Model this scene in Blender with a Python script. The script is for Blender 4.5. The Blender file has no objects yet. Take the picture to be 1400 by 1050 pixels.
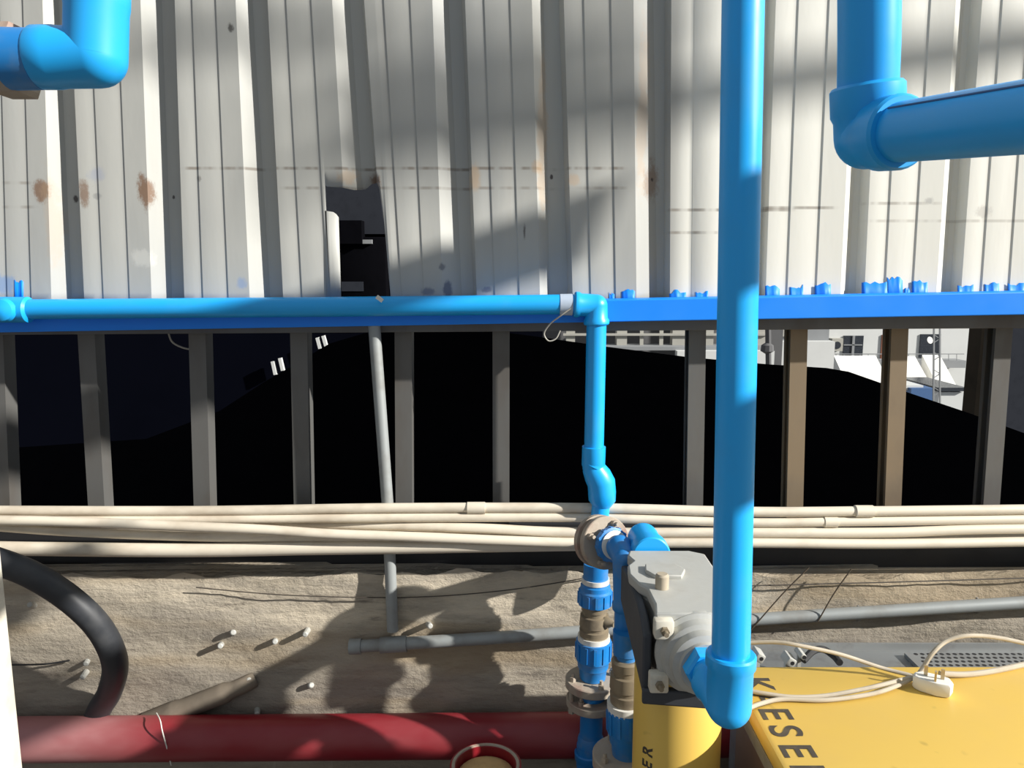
import bpy, bmesh, math, random
from mathutils import Vector, Matrix
random.seed(7)
sc = bpy.context.scene
COL = sc.collection
R = math.radians
# ------------------------------------------------------------------ camera
F_PX, PITCH, CAMZ = 1050.0, R(8.5), 1.55
cam = bpy.data.objects.new('camera', bpy.data.cameras.new('camera'))
COL.objects.link(cam)
cam.data.sensor_width = 36.0
cam.data.lens = 27.0
cam.data.clip_start = 0.02
cam.data.clip_end = 400
cam.location = (0, 0, CAMZ)
cam.rotation_euler = (R(90) - PITCH, 0, 0)
sc.camera = cam
# ------------------------------------------------------------------ light
SUN = Vector((1.0, -0.40, 0.53)).normalized()          # towards the sun
w = bpy.data.worlds.new('world'); sc.world = w; w.use_nodes = True
bg = w.node_tree.nodes['Background']
bg.inputs[0].default_value = (0.86, 0.93, 1.0, 1)
bg.inputs[1].default_value = 0.30
sl = bpy.data.lights.new('sun', 'SUN')
sl.energy = 5.8; sl.angle = R(0.9); sl.color = (1.0, 0.965, 0.90)
so = bpy.data.objects.new('sun', sl); COL.objects.link(so)
so.rotation_euler = SUN.to_track_quat('Z', 'Y').to_euler()
so.location = (4, -3, 5)
sc.view_settings.view_transform = 'Standard'
sc.view_settings.look = 'None'
sc.view_settings.gamma = 1
sc.view_settings.use_curve_mapping = False
sc.view_settings.exposure = 0.35

CP, SP = math.cos(PITCH), math.sin(PITCH)
def at(px, py, Y):
    """point of the place seen at a picture position, at distance Y"""
    dx, dy = (px - 700) / F_PX, (525 - py) / F_PX
    d = Vector((dx, CP + dy * SP, -SP + dy * CP))
    return Vector((0, 0, CAMZ)) + d * (Y / d.y)
def sz(px, py, Y):
    """size in metres of px pixels at that place"""
    dy = (525 - py) / F_PX
    return px / F_PX * Y / (CP + dy * SP)

# ------------------------------------------------------------------ materials
class NT:
    def __init__(self, name):
        self.m = bpy.data.materials.new(name); self.m.use_nodes = True
        self.t = self.m.node_tree
        self.b = self.t.nodes['Principled BSDF']
        self.co = self.n('ShaderNodeTexCoord').outputs['Object']
    def n(self, kind, **kw):
        nd = self.t.nodes.new(kind)
        for k, v in kw.items(): setattr(nd, k, v)
        return nd
    def put(self, sock, v):
        if isinstance(v, bpy.types.NodeSocket): self.t.links.new(v, sock)
        else: sock.default_value = v
    def math(self, op, a, b=0.0, c=0.0, clamp=False):
        nd = self.n('ShaderNodeMath', operation=op, use_clamp=clamp)
        for i, v in enumerate((a, b, c)): self.put(nd.inputs[i], v)
        return nd.outputs[0]
    def noise(self, scale, stretch=(1, 1, 1), detail=4, rough=0.6, off=(0, 0, 0)):
        mp = self.n('ShaderNodeMapping')
        self.t.links.new(self.co, mp.inputs[0])
        mp.inputs['Scale'].default_value = stretch
        mp.inputs['Location'].default_value = off
        nd = self.n('ShaderNodeTexNoise')
        nd.inputs['Scale'].default_value = scale
        nd.inputs['Detail'].default_value = detail
        nd.inputs['Roughness'].default_value = rough
        self.t.links.new(mp.outputs[0], nd.inputs['Vector'])
        return nd.outputs[0]
    def ramp(self, v, lo, hi, a=0.0, b=1.0):
        nd = self.n('ShaderNodeMapRange')
        nd.interpolation_type = 'SMOOTHSTEP'
        self.put(nd.inputs[0], v)
        for i, q in enumerate((lo, hi, a, b)): nd.inputs[i + 1].default_value = q
        return nd.outputs[0]
    def mix(self, f, a, b):
        nd = self.n('ShaderNodeMix', data_type='RGBA')
        self.put(nd.inputs[0], f)
        self.put(nd.inputs[6], a if isinstance(a, bpy.types.NodeSocket) else (*a, 1))
        self.put(nd.inputs[7], b if isinstance(b, bpy.types.NodeSocket) else (*b, 1))
        return nd.outputs[2]
    def bump(self, h, strength=0.3, dist=0.01):
        nd = self.n('ShaderNodeBump')
        nd.inputs['Strength'].default_value = strength
        nd.inputs['Distance'].default_value = dist
        self.put(nd.inputs['Height'], h)
        self.t.links.new(nd.outputs[0], self.b.inputs['Normal'])
    def done(self, col, rough=0.5, metal=0.0, spec=0.5):
        self.put(self.b.inputs['Base Color'], col if isinstance(col, bpy.types.NodeSocket) else (*col, 1))
        self.put(self.b.inputs['Roughness'], rough)
        self.b.inputs['Metallic'].default_value = metal
        self.b.inputs['Specular IOR Level'].default_value = spec
        return self.m

def plain(name, col, rough=0.5, metal=0.0, dirt=None, amt=0.5, scale=12, bump=0.0, spec=0.5, stretch=(1, 1, 1)):
    k = NT(name)
    nz = k.noise(scale, stretch)
    d = dirt or tuple(c * 0.7 for c in col)
    c = k.mix(k.ramp(nz, 0.45, 0.75, 0, amt), col, d)
    if bump: k.bump(k.noise(scale * 4, stretch), bump, 0.004)
    rr = k.ramp(nz, 0.3, 0.8, rough, min(1, rough + 0.15))
    return k.done(c, rr, metal, spec)

M = {}
M['blue'] = plain('blue pvc', (0.010, 0.40, 0.92), 0.34, dirt=(0.04, 0.37, 0.80), amt=0.35, scale=9, spec=0.55)
M['blue_dusty'] = plain('dusty blue pvc', (0.012, 0.20, 0.55), 0.4, dirt=(0.13, 0.23, 0.38), amt=0.7, scale=18)
M['blue_paint'] = plain('blue paint', (0.003, 0.25, 0.98), 0.45, dirt=(0.01, 0.27, 0.92), amt=0.5, scale=6)
M['tape'] = plain('pale tape', (0.42, 0.5, 0.62), 0.6, amt=0.4, scale=30)
M['galv'] = plain('galvanised steel', (0.15, 0.148, 0.142), 0.42, 0.3, dirt=(0.11, 0.095, 0.08), amt=0.7, scale=7, stretch=(1, 1, .35))
M['galv_brown'] = plain('brown tinted steel', (0.25, 0.19, 0.125), 0.5, 0.25, dirt=(0.17, 0.13, 0.09), amt=0.8, scale=6, stretch=(1, 1, .5))  # browner, lighter steel for two of the right-hand posts
M['conduit'] = plain('grey conduit', (0.32, 0.34, 0.34), 0.5, 0.2, dirt=(0.2, 0.19, 0.17), amt=0.6, scale=10)
M['white_pvc'] = plain('cream white pvc', (0.74, 0.67, 0.55), 0.42, dirt=(0.42, 0.34, 0.25), amt=0.65, scale=9, stretch=(.5, 1, 1))
M['brass'] = plain('dull brass', (0.27, 0.22, 0.15), 0.5, 0.3, dirt=(0.15, 0.12, 0.09), amt=0.7, scale=25)
M['white_ring'] = plain('white plastic', (0.74, 0.72, 0.66), 0.5, amt=0.35, scale=20)
M['flange'] = plain('rusty dusty flange', (0.40, 0.34, 0.27), 0.75, 0.05, dirt=(0.30, 0.15, 0.12), amt=0.7, scale=16, bump=0.3)
M['cast'] = plain('cast aluminium', (0.46, 0.46, 0.43), 0.55, 0.15, dirt=(0.36, 0.34, 0.30), amt=0.6, scale=10, bump=0.12)
M['cast_shaded'] = plain('shaded cast aluminium', (0.045, 0.05, 0.06), 0.55, 0.1, dirt=(0.07, 0.075, 0.085), amt=0.6, scale=12)
M['tan'] = plain('tan plastic', (0.42, 0.36, 0.27), 0.6, amt=0.4, scale=20)
M['cream'] = plain('dusty cream paint', (0.66, 0.62, 0.52), 0.6, dirt=(0.42, 0.38, 0.32), amt=0.6, scale=20)
M['steel'] = plain('grey steel', (0.34, 0.35, 0.35), 0.45, 0.5, dirt=(0.2, 0.19, 0.18), amt=0.7, scale=14)
M['dark_side'] = plain('brown black panel', (0.20, 0.135, 0.09), 0.4, dirt=(0.10, 0.07, 0.05), amt=0.5, scale=6)
M['letter'] = plain('dark grey lettering', (0.055, 0.045, 0.035), 0.6, dirt=(0.13, 0.10, 0.06), amt=0.6, scale=40)
M['rubber'] = plain('black rubber', (0.028, 0.031, 0.037), 0.42, dirt=(0.10, 0.10, 0.10), amt=0.35, scale=9)
M['black'] = plain('black plastic', (0.02, 0.02, 0.022), 0.5)
M['wire'] = plain('dark wire', (0.06, 0.05, 0.04), 0.6)
M['wire_grey'] = plain('grey wire', (0.45, 0.43, 0.38), 0.5)
M['cord'] = plain('greige flex', (0.46, 0.40, 0.31), 0.55, dirt=(0.3, 0.25, 0.18), amt=0.5, scale=20)
M['pin'] = plain('brass pin', (0.62, 0.50, 0.32), 0.35, 0.6)
M['plug'] = plain('white plug', (0.80, 0.78, 0.72), 0.4, dirt=(0.62, 0.58, 0.5), amt=0.4, scale=30)
M['sediment'] = plain('tan dust', (0.55, 0.36, 0.16), 0.9, dirt=(0.4, 0.25, 0.11), amt=0.6, scale=30, bump=0.4)
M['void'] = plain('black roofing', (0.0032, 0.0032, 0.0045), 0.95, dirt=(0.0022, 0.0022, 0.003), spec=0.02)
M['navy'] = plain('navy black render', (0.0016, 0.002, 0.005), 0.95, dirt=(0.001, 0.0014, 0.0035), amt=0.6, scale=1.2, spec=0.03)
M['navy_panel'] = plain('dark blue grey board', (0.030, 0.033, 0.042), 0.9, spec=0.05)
M['far_white'] = plain('far white render', (0.62, 0.63, 0.62), 0.8, amt=0.15, scale=0.6)
M['far_grey'] = plain('far grey render', (0.25, 0.26, 0.27), 0.8, amt=0.3, scale=0.4)
M['far_dim'] = plain('far shaded grey', (0.11, 0.11, 0.115), 0.85, amt=0.4, scale=0.4)
M['far_pale'] = plain('far pale column', (0.40, 0.39, 0.35), 0.8, amt=0.4, scale=0.4)
M['far_glass'] = plain('far dark glass', (0.03, 0.035, 0.045), 0.2)
M['far_brown'] = plain('far brown door', (0.20, 0.07, 0.035), 0.6)
M['far_blue'] = plain('far blue panel', (0.05, 0.12, 0.28), 0.5)
M['awning'] = plain('white awning cloth', (0.85, 0.84, 0.80), 0.8, amt=0.1)
M['drain'] = plain('dusty dark pipe', (0.20, 0.165, 0.125), 0.8, dirt=(0.09, 0.075, 0.06), amt=0.7, scale=9)
M['brown_col'] = plain('brown grey concrete', (0.10, 0.075, 0.05), 0.9, dirt=(0.05, 0.04, 0.03), amt=0.6, scale=3)
M['ground'] = plain('grey yard', (0.16, 0.155, 0.15), 0.9, amt=0.5, scale=0.3)
M['floor'] = plain('dirty floor', (0.11, 0.10, 0.09), 0.85, dirt=(0.06, 0.055, 0.05), amt=0.7, scale=4, bump=0.3)
M['shade_bar_steel'] = plain('shade bar steel', (0.2, 0.2, 0.2), 0.7)  # only for the unseen bars added to cast shade

def red_mat():
    k = NT('red gloss paint')
    dust = k.ramp(k.noise(5, (.5, 1, 1)), 0.35, 0.7)
    sep = k.n('ShaderNodeSeparateXYZ'); k.t.links.new(k.co, sep.inputs[0])
    leftd = k.ramp(sep.outputs[0], -0.86, -1.15, 0.0, 0.75)     # dust film at the hose end
    amt = k.math('MAXIMUM', k.math('MULTIPLY', dust, 0.16), k.math('MULTIPLY', leftd, k.ramp(dust, 0, 1, .55, 1.0)))
    c = k.mix(amt, (0.23, 0.008, 0.016), (0.44, 0.22, 0.22))
    return k.done(c, k.math('MULTIPLY_ADD', dust, 0.15, 0.33))
M['red'] = red_mat()

def yellow_mat():
    k = NT('yellow enamel')
    sp = k.ramp(k.noise(26, detail=1), 0.70, 0.80, 0, 0.45)
    cl = k.ramp(k.noise(6), 0.4, 0.7, 0, 0.25)
    c = k.mix(cl, (0.78, 0.52, 0.11), (0.72, 0.48, 0.14))
    c = k.mix(sp, c, (0.36, 0.24, 0.05))
    return k.done(c, 0.42)
M['yellow'] = yellow_mat()

def wall_mat():
    k = NT('weathered off-white sheet')
    sep = k.n('ShaderNodeSeparateXYZ'); k.t.links.new(k.co, sep.inputs[0])
    X, Z = sep.outputs[0], sep.outputs[2]
    c = k.mix(k.ramp(k.noise(3.5, (1, 1, .25)), 0.35, 0.7), (0.465, 0.465, 0.435), (0.40, 0.405, 0.39))
    right = k.ramp(X, 0.40, 0.46)                                  # lighter colour on the right-hand sheets
    c = k.mix(right, c, (0.74, 0.735, 0.68))
    streak = k.ramp(k.noise(14, (1, 1, .06), 3), 0.56, 0.76, 0, 0.34)
    c = k.mix(streak, c, (0.40, 0.385, 0.35))
    grime = k.ramp(k.noise(38, detail=6, rough=.75), 0.66, 0.78, 0, 0.5)
    c = k.mix(grime, c, (0.27, 0.26, 0.25))
    brk = k.noise(22, (1, 1, .1), 2)
    def line(z0, wd, x0, x1, amt, col):
        nonlocal c
        d = k.math('ABSOLUTE', k.math('SUBTRACT', Z, z0))
        f = k.ramp(d, wd, wd * .3)
        f = k.math('MULTIPLY', f, k.ramp(X, x0, x0 + .02))
        f = k.math('MULTIPLY', f, k.ramp(X, x1, x1 - .02))
        f = k.math('MULTIPLY', f, k.ramp(brk, 0.38, 0.6, 0.05, amt))
        c = k.mix(f, c, col)
    for (py, x0, x1, a) in ((230, 240, 860, .8), (257, 380, 860, .6), (287, 910, 1090, .7), (318, 910, 985, .7), (278, 1180, 1290, .5),
                            (302, 1180, 1420, .35), (284, 1040, 1150, .7), (250, 0, 60, .6), (283, 0, 60, .5)):
        q0, q1 = at(x0, py, 2), at(x1, py, 2)
        line(q0.z, .0055, q0.x, q1.x, a, (0.20, 0.17, 0.14))
    nz = k.noise(24, (1, 1, .6), detail=6, rough=.8)
    def spot(px, py, rx, ry, amt, col):
        nonlocal c
        q = at(px, py, 2)
        a = k.math('DIVIDE', k.math('SUBTRACT', X, q.x), sz(rx, py, 2))
        b = k.math('DIVIDE', k.math('SUBTRACT', Z, q.z), sz(ry, py, 2))
        d = k.math('SQRT', k.math('ADD', k.math('MULTIPLY', a, a), k.math('MULTIPLY', b, b)))
        d = k.math('ADD', d, k.math('MULTIPLY_ADD', nz, 2.6, -1.3))
        c = k.mix(k.ramp(d, 1.1, 0.45, 0, amt), c, col)
    rust = (0.21, 0.12, 0.07); warm = (0.52, 0.36, 0.22)
    for s in ((56, 262, 12, 20, .85, rust), (115, 266, 8, 20, .75, rust), (199, 264, 12, 24, .9, rust), (512, 246, 10, 12, .8, rust),
              (649, 242, 8, 22, .6, warm), (893, 246, 14, 34, .6, rust), (880, 150, 10, 130, .35, warm), (742, 180, 8, 120, .4, warm),
              (784, 247, 9, 9, .45, warm), (474, 240, 16, 12, .45, warm), (735, 228, 8, 10, .5, warm), (70, 300, 12, 70, .25, warm),
              (315, 38, 6, 7, .85, (.06, .055, .05)), (272, 244, 4, 5, .6, (.15, .14, .13)), (894, 244, 3, 4, .9, (.04, .03, .03)),
              (755, 240, 2.5, 3.5, .9, (.05, .04, .04)), (230, 268, 2.5, 3.5, .9, (.05, .04, .04)), (94, 270, 4, 6, .9, (.05, .04, .04)),
              (133, 238, 14, 12, .4, (.28, .32, .45)), (133, 268, 7, 5, .5, (.2, .2, .2)), (717, 318, 2.5, 14, .8, (.1, .09, .09)),
              (605, 365, 5, 6, .7, (.12, .13, .16)), (612, 396, 6, 14, .7, (.06, .08, .14)), (585, 398, 12, 6, .6, (.1, .12, .2)),
              (665, 396, 8, 5, .6, (.1, .12, .2)), (330, 388, 9, 9, .4, (.12, .28, .6)), (5, 388, 20, 18, .6, (.16, .3, .55)),
              (195, 352, 16, 14, .35, (.75, .74, .68)), (1345, 290, 12, 10, .4, (.3, .28, .26)), (1270, 275, 8, 6, .5, (.3, .3, .3))):
        spot(*s)
    k.bump(k.noise(9, (1, 1, .3)), 0.12, 0.01)
    return k.done(c, 0.5, 0, .35)
M['wall'] = wall_mat()

def concrete_mat():
    k = NT('board marked concrete')
    a = k.ramp(k.noise(3.4, (.5, 1, 2.6), 7, .68), 0.38, 0.62)
    c = k.mix(a, (0.38, 0.335, 0.275), (0.63, 0.55, 0.43))
    sep = k.n('ShaderNodeSeparateXYZ'); k.t.links.new(k.co, sep.inputs[0])
    mid = at(400, 862, 2.0).z
    low = k.ramp(k.math('ADD', sep.outputs[2], k.math('MULTIPLY_ADD', k.noise(4, (.4, 1, 1.5)), .16, -.08)), mid + .05, mid - .03)
    c = k.mix(k.math('MULTIPLY', low, .55), c, (0.215, 0.19, 0.16))  # damp stained lower band
    st = k.ramp(k.noise(9, (.5, 1, 3), 6, .75, (3, 0, 1)), 0.55, 0.72, 0, .75)
    c = k.mix(st, c, (0.135, 0.115, 0.10))
    drip = k.ramp(k.noise(24, (1, 1, .1), 2), 0.66, 0.74, 0, .35)
    c = k.mix(drip, c, (0.50, 0.46, 0.38))
    tan = k.ramp(k.noise(2.2, (.5, 1, 3), 2, .5, (8, 2, 5)), 0.56, 0.68, 0, .5)
    c = k.mix(tan, c, (0.38, 0.28, 0.16))
    h = k.math('ADD', k.noise(26, (.7, 1, 1.2), 7, .7), k.math('MULTIPLY', k.noise(5, (.15, 1, 3)), .8))
    k.bump(h, 0.55, 0.016)
    return k.done(c, 0.9, 0, .2)
M['concrete'] = concrete_mat()

# ------------------------------------------------------------------ mesh building
def frame_of(d):
    d = d.normalized()
    u = d.cross(Vector((0, 0, 1)))
    if u.length < 1e-3: u = d.cross(Vector((1, 0, 0)))
    u.normalize()
    return u, d.cross(u).normalized()

class MB:
    def __init__(self): self.bm = bmesh.new(); self.mi = 0
    def _f(self, vs):
        try:
            f = self.bm.faces.new(vs); f.material_index = self.mi; return f
        except ValueError: return None
    def loft(self, rings, cap=True):
        vr = [[self.bm.verts.new(p) for p in r] for r in rings]
        n = len(vr[0])
        for a, b in zip(vr, vr[1:]):
            for i in range(n):
                j = (i + 1) % n
                self._f((a[i], a[j], b[j], b[i]))
        if cap:
            self._f(list(reversed(vr[0]))); self._f(vr[-1])
        return self
    def tube(self, pts, r, seg=20, cap=True):
        pts = [Vector(p) for p in pts]
        rs = r if isinstance(r, (list, tuple)) else [r] * len(pts)
        tan = []
        for i in range(len(pts)):
            a = pts[max(0, i - 1)]; b = pts[min(len(pts) - 1, i + 1)]
            tan.append((b - a).normalized())
        u, v = frame_of(tan[0]); rings = []
        for i, p in enumerate(pts):
            if i:
                q = tan[i - 1].rotation_difference(tan[i])
                u = q @ u; v = q @ v
            rings.append([p + (u * math.cos(2 * math.pi * k / seg) + v * math.sin(2 * math.pi * k / seg)) * rs[i] for k in range(seg)])
        return self.loft(rings, cap)
    def lathe(self, p0, d, prof, seg=24, cap=True):
        """prof: (distance along d, radius)"""
        p0 = Vector(p0); d = Vector(d).normalized(); u, v = frame_of(d)
        rings = [[p0 + d * t + (u * math.cos(2 * math.pi * k / seg) + v * math.sin(2 * math.pi * k / seg)) * max(r, 1e-5) for k in range(seg)] for t, r in prof]
        return self.loft(rings, cap)
    def box(self, c, s, rot=None, bev=0.0):
        c = Vector(c); hx, hy, hz = (q / 2 for q in s)
        tmp = bmesh.new()
        bmesh.ops.create_cube(tmp, size=1.0, matrix=Matrix.Diagonal((s[0], s[1], s[2], 1)))
        if bev: bmesh.ops.bevel(tmp, geom=list(tmp.edges), offset=bev, segments=2, affect='EDGES', profile=.5)
        m = Matrix.Translation(c) @ (rot.to_4x4() if rot else Matrix.Identity(4))
        vm = {v: self.bm.verts.new(m @ v.co) for v in tmp.verts}
        for f in tmp.faces: self._f([vm[v] for v in f.verts])
        tmp.free(); return self
    def bar(self, p0, p1, wx, wy, up=None):
        """rectangular bar between two points"""
        p0, p1 = Vector(p0), Vector(p1); d = (p1 - p0).normalized()
        u = Vector(up or (0, 1, 0)); s = d.cross(u).normalized(); u = s.cross(d).normalized()
        rings = [[p + s * (wx / 2 * a) + u * (wy / 2 * b) for a, b in ((-1, -1), (1, -1), (1, 1), (-1, 1))] for p in (p0, p1)]
        return self.loft(rings)
    def prism(self, poly, off):
        off = Vector(off)
        a = [Vector(p) for p in poly]
        return self.loft([a, [p + off for p in a]])
    def quad(self, pts):
        self._f([self.bm.verts.new(p) for p in pts]); return self
    def build(self, name, mats, parent=None, smooth=35, bevel=0.0):
        bmesh.ops.recalc_face_normals(self.bm, faces=list(self.bm.faces))
        me = bpy.data.meshes.new(name)
        self.bm.to_mesh(me); self.bm.free()
        for m in (mats if isinstance(mats, (list, tuple)) else [mats]): me.materials.append(m)
        o = bpy.data.objects.new(name, me); COL.objects.link(o)
        if smooth:
            me.shade_smooth(); me.set_sharp_from_angle(angle=R(smooth))
        if bevel:
            b = o.modifiers.new('bevel', 'BEVEL'); b.width = bevel; b.segments = 2; b.limit_method = 'ANGLE'; b.angle_limit = R(40)
        if parent is not None:
            o.parent = parent
            o.matrix_parent_inverse = Matrix.Translation(parent.location).inverted()
        return o

def tag(o, label, cat, group=None, kind=None):
    o['label'] = label; o['category'] = cat
    if group: o['group'] = group
    if kind: o['kind'] = kind
    return o
def thing(name, loc, label, cat, group=None):
    o = bpy.data.objects.new(name, None); COL.objects.link(o)
    o.location = loc; o.empty_display_size = .05
    return tag(o, label, cat, group)
def struct(o): o['kind'] = 'structure'; return o
def lerp(a, b, t): return a + (b - a) * t
def spline(pts, n=8):
    pts = [Vector(p) for p in pts]; out = []
    P_ = [pts[0] * 2 - pts[1]] + pts + [pts[-1] * 2 - pts[-2]]
    for i in range(1, len(P_) - 2):
        a, b, c, d = P_[i - 1:i + 3]
        for k in range(n):
            t = k / n
            out.append(.5 * ((2 * b) + (c - a) * t + (2 * a - 5 * b + 4 * c - d) * t * t + (3 * b - a - 3 * c + d) * t ** 3))
    out.append(pts[-1]); return out
def bend(a, c, b, r, n=10):
    """path a -> corner c -> b, the corner rounded with radius r"""
    a, c, b = Vector(a), Vector(c), Vector(b)
    u = (a - c).normalized(); v = (b - c).normalized()
    ang = u.angle(v); cut = r / math.tan(ang / 2)
    p, q = c + u * cut, c + v * cut
    ctr = c + (u + v).normalized() * (r / math.sin(ang / 2))
    e0, e1 = p - ctr, q - ctr
    tot = e0.angle(e1); ax = e0.cross(e1).normalized()
    pts = [a]
    for k in range(n + 1): pts.append(ctr + Matrix.Rotation(tot * k / n, 3, ax) @ e0)
    pts.append(b); return pts
def elbow(mb, a, c, b, r, rs, br=None, sock=None):
    """fitting body with socket rims at both ends and a tight ball corner"""
    a, c, b = Vector(a), Vector(c), Vector(b); L = sock or r * .5
    for p in (a, b):
        d = (c - p).normalized()
        mb.lathe(p, d, ((0, rs * .93), (.003, rs), (L, rs), (L + .006, r), ((c - p).length, r)), 32)
    u = (a - c).normalized()
    mb.lathe(c - u * r * .9995, u, [(r * (1 - math.cos(math.pi * k / 16)), r * .9995 * math.sin(math.pi * k / 16)) for k in range(17)], 32)
# ------------------------------------------------------------------ setting: sheet wall with the torn hole
PW = 2.0
GR = [(-62, -40, -24, -52, -34, -14), (58, 80, 96, 70, 98, 115), (192, 221, 239, 207, 235, 252), (322, 345, 366, 341, 369, 387),
      (454, 478, 498, 478, 505, 527), (591, 613, 636, 605, 631, 652), (727, 743, 771, 738, 751, 783), (866, 893, 918, 870, 898, 916),
      (1035, 1045, 1061, 1026, 1036, 1047), (1169, 1181, 1201, 1149, 1159, 1182), (1307, 1318, 1343, 1280, 1291, 1314), (1440, 1451, 1474, 1411, 1422, 1445)]
D_GR = 0.032
z0, z4 = at(700, 0, PW).z, at(700, 400, PW).z
ZB, ZT = at(700, 424, PW).z, 5.0
def xcol(pxa, pxb, depth, z):
    """world x of a rib edge at height z"""
    xa, xb = at(pxa, 0, PW + depth), at(pxb, 400, PW + depth)
    t = (z - xb.z) / (xa.z - xb.z)
    t = max(-.5, min(t, 1.15))
    return xb.x + (xa.x - xb.x) * t
cols = []                                                  # (function of z -> x, depth)
def const(v): return lambda z: v
prev = None
for g in GR:
    a0, b0, c0, a4, b4, c4 = g
    A = lambda z, a0=a0, a4=a4: xcol(a0, a4, 0, z)
    B = lambda z, b0=b0, b4=b4: xcol(b0, b4, D_GR, z)
    C_ = lambda z, c0=c0, c4=c4: xcol(c0, c4, 0, z)
    if prev:
        for f0, f1 in ((.17, .29), (.56, .68)):
            for f, d in ((f0, 0), (f0 + .05, .0022), (f1 - .02, .0022), (f1, 0)):
                cols.append((lambda z, p=prev, A=A, f=f: lerp(p(z), A(z), f), d))
    cols.append((A, 0))
    cols.append((B, D_GR))
    cols.append((lambda z, B=B, C_=C_: max(B(z) + .006, C_(z) - .010), D_GR))
    cols.append((C_, 0))
    prev = C_
# beyond the frame the same profile goes on
xr = cols[-1][0](z4); xl = cols[0][0](z4)
ext = []
for k in range(30):
    b = xr + .185 + k * .262
    for x, d in ((b, 0), (b + .035, D_GR), (b + .062, D_GR), (b + .074, 0)): ext.append((const(x), d))
cols += ext
ext = []
for k in range(3):
    b = xl - .262 * (k + 1)
    ext = [(const(x), d) for x, d in ((b, 0), (b + .035, D_GR), (b + .062, D_GR), (b + .074, 0))] + ext
cols = ext + cols
HOLE = [(444, 253), (447, 255), (470, 257), (482, 259), (497, 257), (505, 250), (515, 248), (520, 263), (522, 300), (525, 340), (527, 425)]
def hole_top(x):
    """height of the torn edge above a point of the sheet, or the sheet's foot"""
    p = [at(px, py, PW) for px, py in HOLE]
    if x < p[0].x or x > p[-1].x: return ZB
    for q, s in zip(p, p[1:]):
        if q.x <= x <= s.x: return lerp(q.z, s.z, (x - q.x) / max(1e-6, s.x - q.x))
    return ZB
mb = MB()
zmid = at(700, 252, PW).z
# split columns finely around the hole
fine = []
for (fa, da), (fb, db) in zip(cols, cols[1:]):
    fine.append((fa, da))
    xa, xb = fa(zmid), fb(zmid)
    lo, hi = at(436, 252, PW).x, at(532, 252, PW).x
    if xb > lo and xa < hi:
        n = max(1, int((xb - xa) / .004))
        for k in range(1, n):
            fine.append((lambda z, fa=fa, fb=fb, t=k / n: lerp(fa(z), fb(z), t), lerp(da, db, k / n)))
fine.append(cols[-1])
rows = [None, z4, at(700, 200, PW).z, z0, ZT]
grid = []
for f, d in fine:
    zb = ZB
    h = hole_top(f(zmid))
    col = []
    if h > ZB + .01:
        zs = [h, max(h + .02, rows[2]), rows[3], rows[4]]
        zs = [h, h + (rows[2] - h) * .4, rows[2], rows[3], rows[4]]
    else: zs = [ZB, rows[1], rows[2], rows[3], rows[4]]
    for z in zs: col.append(mb.bm.verts.new((f(z), PW + d, z)))
    grid.append((col, h > ZB + .01))
for (a, ha), (b, hb) in zip(grid, grid[1:]):
    for i in range(4):
        if ha != hb and i == 0: continue
        mb._f((a[i], b[i], b[i + 1], a[i + 1]))
# flap of sheet left standing in the hole, a little curled
fl = []
for pt, pb, dy, yt in ((444, 446, 0, 288), (450, 453, 0, 289), (456, 460, 0, 290), (460, 464, .0008, 293), (463, 467, .003, 297)):
    fl.append((mb.bm.verts.new(at(pt, yt, PW + dy)), mb.bm.verts.new(at(pb, 424, PW + dy))))
for a, b in zip(fl, fl[1:]): mb._f((a[0], b[0], b[1], a[1]))
# brushed blue paint left on the foot of the sheet
mb.mi = 1
def paint(px0, px1, py0, seed):
    rnd = random.Random(seed); n = 6
    top = [at(lerp(px0, px1, k / n), py0 + rnd.uniform(-2.5, 3.5), PW - .0012) for k in range(n + 1)]
    bot = [at(lerp(px0, px1, k / n), 420, PW - .0012) for k in range(n + 1)]
    vt = [mb.bm.verts.new(v) for v in top]; vb = [mb.bm.verts.new(v) for v in bot]
    for k in range(n): mb._f((vt[k], vt[k + 1], vb[k + 1], vb[k]))
for i, s in enumerate(((850, 868, 396), (833, 840, 401), (915, 938, 398), (951, 968, 400), (1046, 1066, 392), (1080, 1098, 391), (1114, 1136, 388),
                       (1178, 1214, 387), (1213, 1234, 380), (1236, 1244, 395), (1247, 1268, 384), (1309, 1331, 390), (1346, 1366, 388), (1378, 1402, 388), (20, 32, 384))):
    paint(*s, i)
wall = mb.build('wall_back', [M['wall'], M['blue_paint']], smooth=28)
struct(wall)
md = wall.modifiers.new('thick', 'SOLIDIFY'); md.thickness = .0009; md.offset = 0

# concrete upstand, floor, blue trim, track
mb = MB()
ctop = at(700, 786, 2.0).z
sill = at(700, 716, 2.072).z
def rag(x):
    return ctop + .010 * math.sin(x * 7.3) * math.sin(x * 17.1) + .007 * math.sin(x * 41 + 1) - .022 * math.exp(-((x + .62) / .10) ** 2) + .006 * math.sin(x * 3.1 + 2)
nx, nz = 240, 26
X0, X1 = -3.0, 4.2
rnd = random.Random(3)
def crough(x, z): return .004 * math.sin(x * 9 + z * 31) + .003 * math.sin(x * 23 - z * 50) + rnd.uniform(-.0022, .0022)
vs = []
for i in range(nx + 1):
    x = lerp(X0, X1, i / nx)
    vs.append([mb.bm.verts.new((x, 2.004 + crough(x, z), z)) for z in [lerp(-.02, rag(x), j / nz) for j in range(nz + 1)]])
for i in range(nx):
    for j in range(nz): mb._f((vs[i][j], vs[i + 1][j], vs[i + 1][j + 1], vs[i][j + 1]))
back = [[mb.bm.verts.new((X, 2.2, z)) for z in (-.02, ctop)] for X in (X0, X1)]
mb._f([vs[i][nz] for i in range(nx + 1)] + [back[1][1], back[0][1]])
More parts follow.
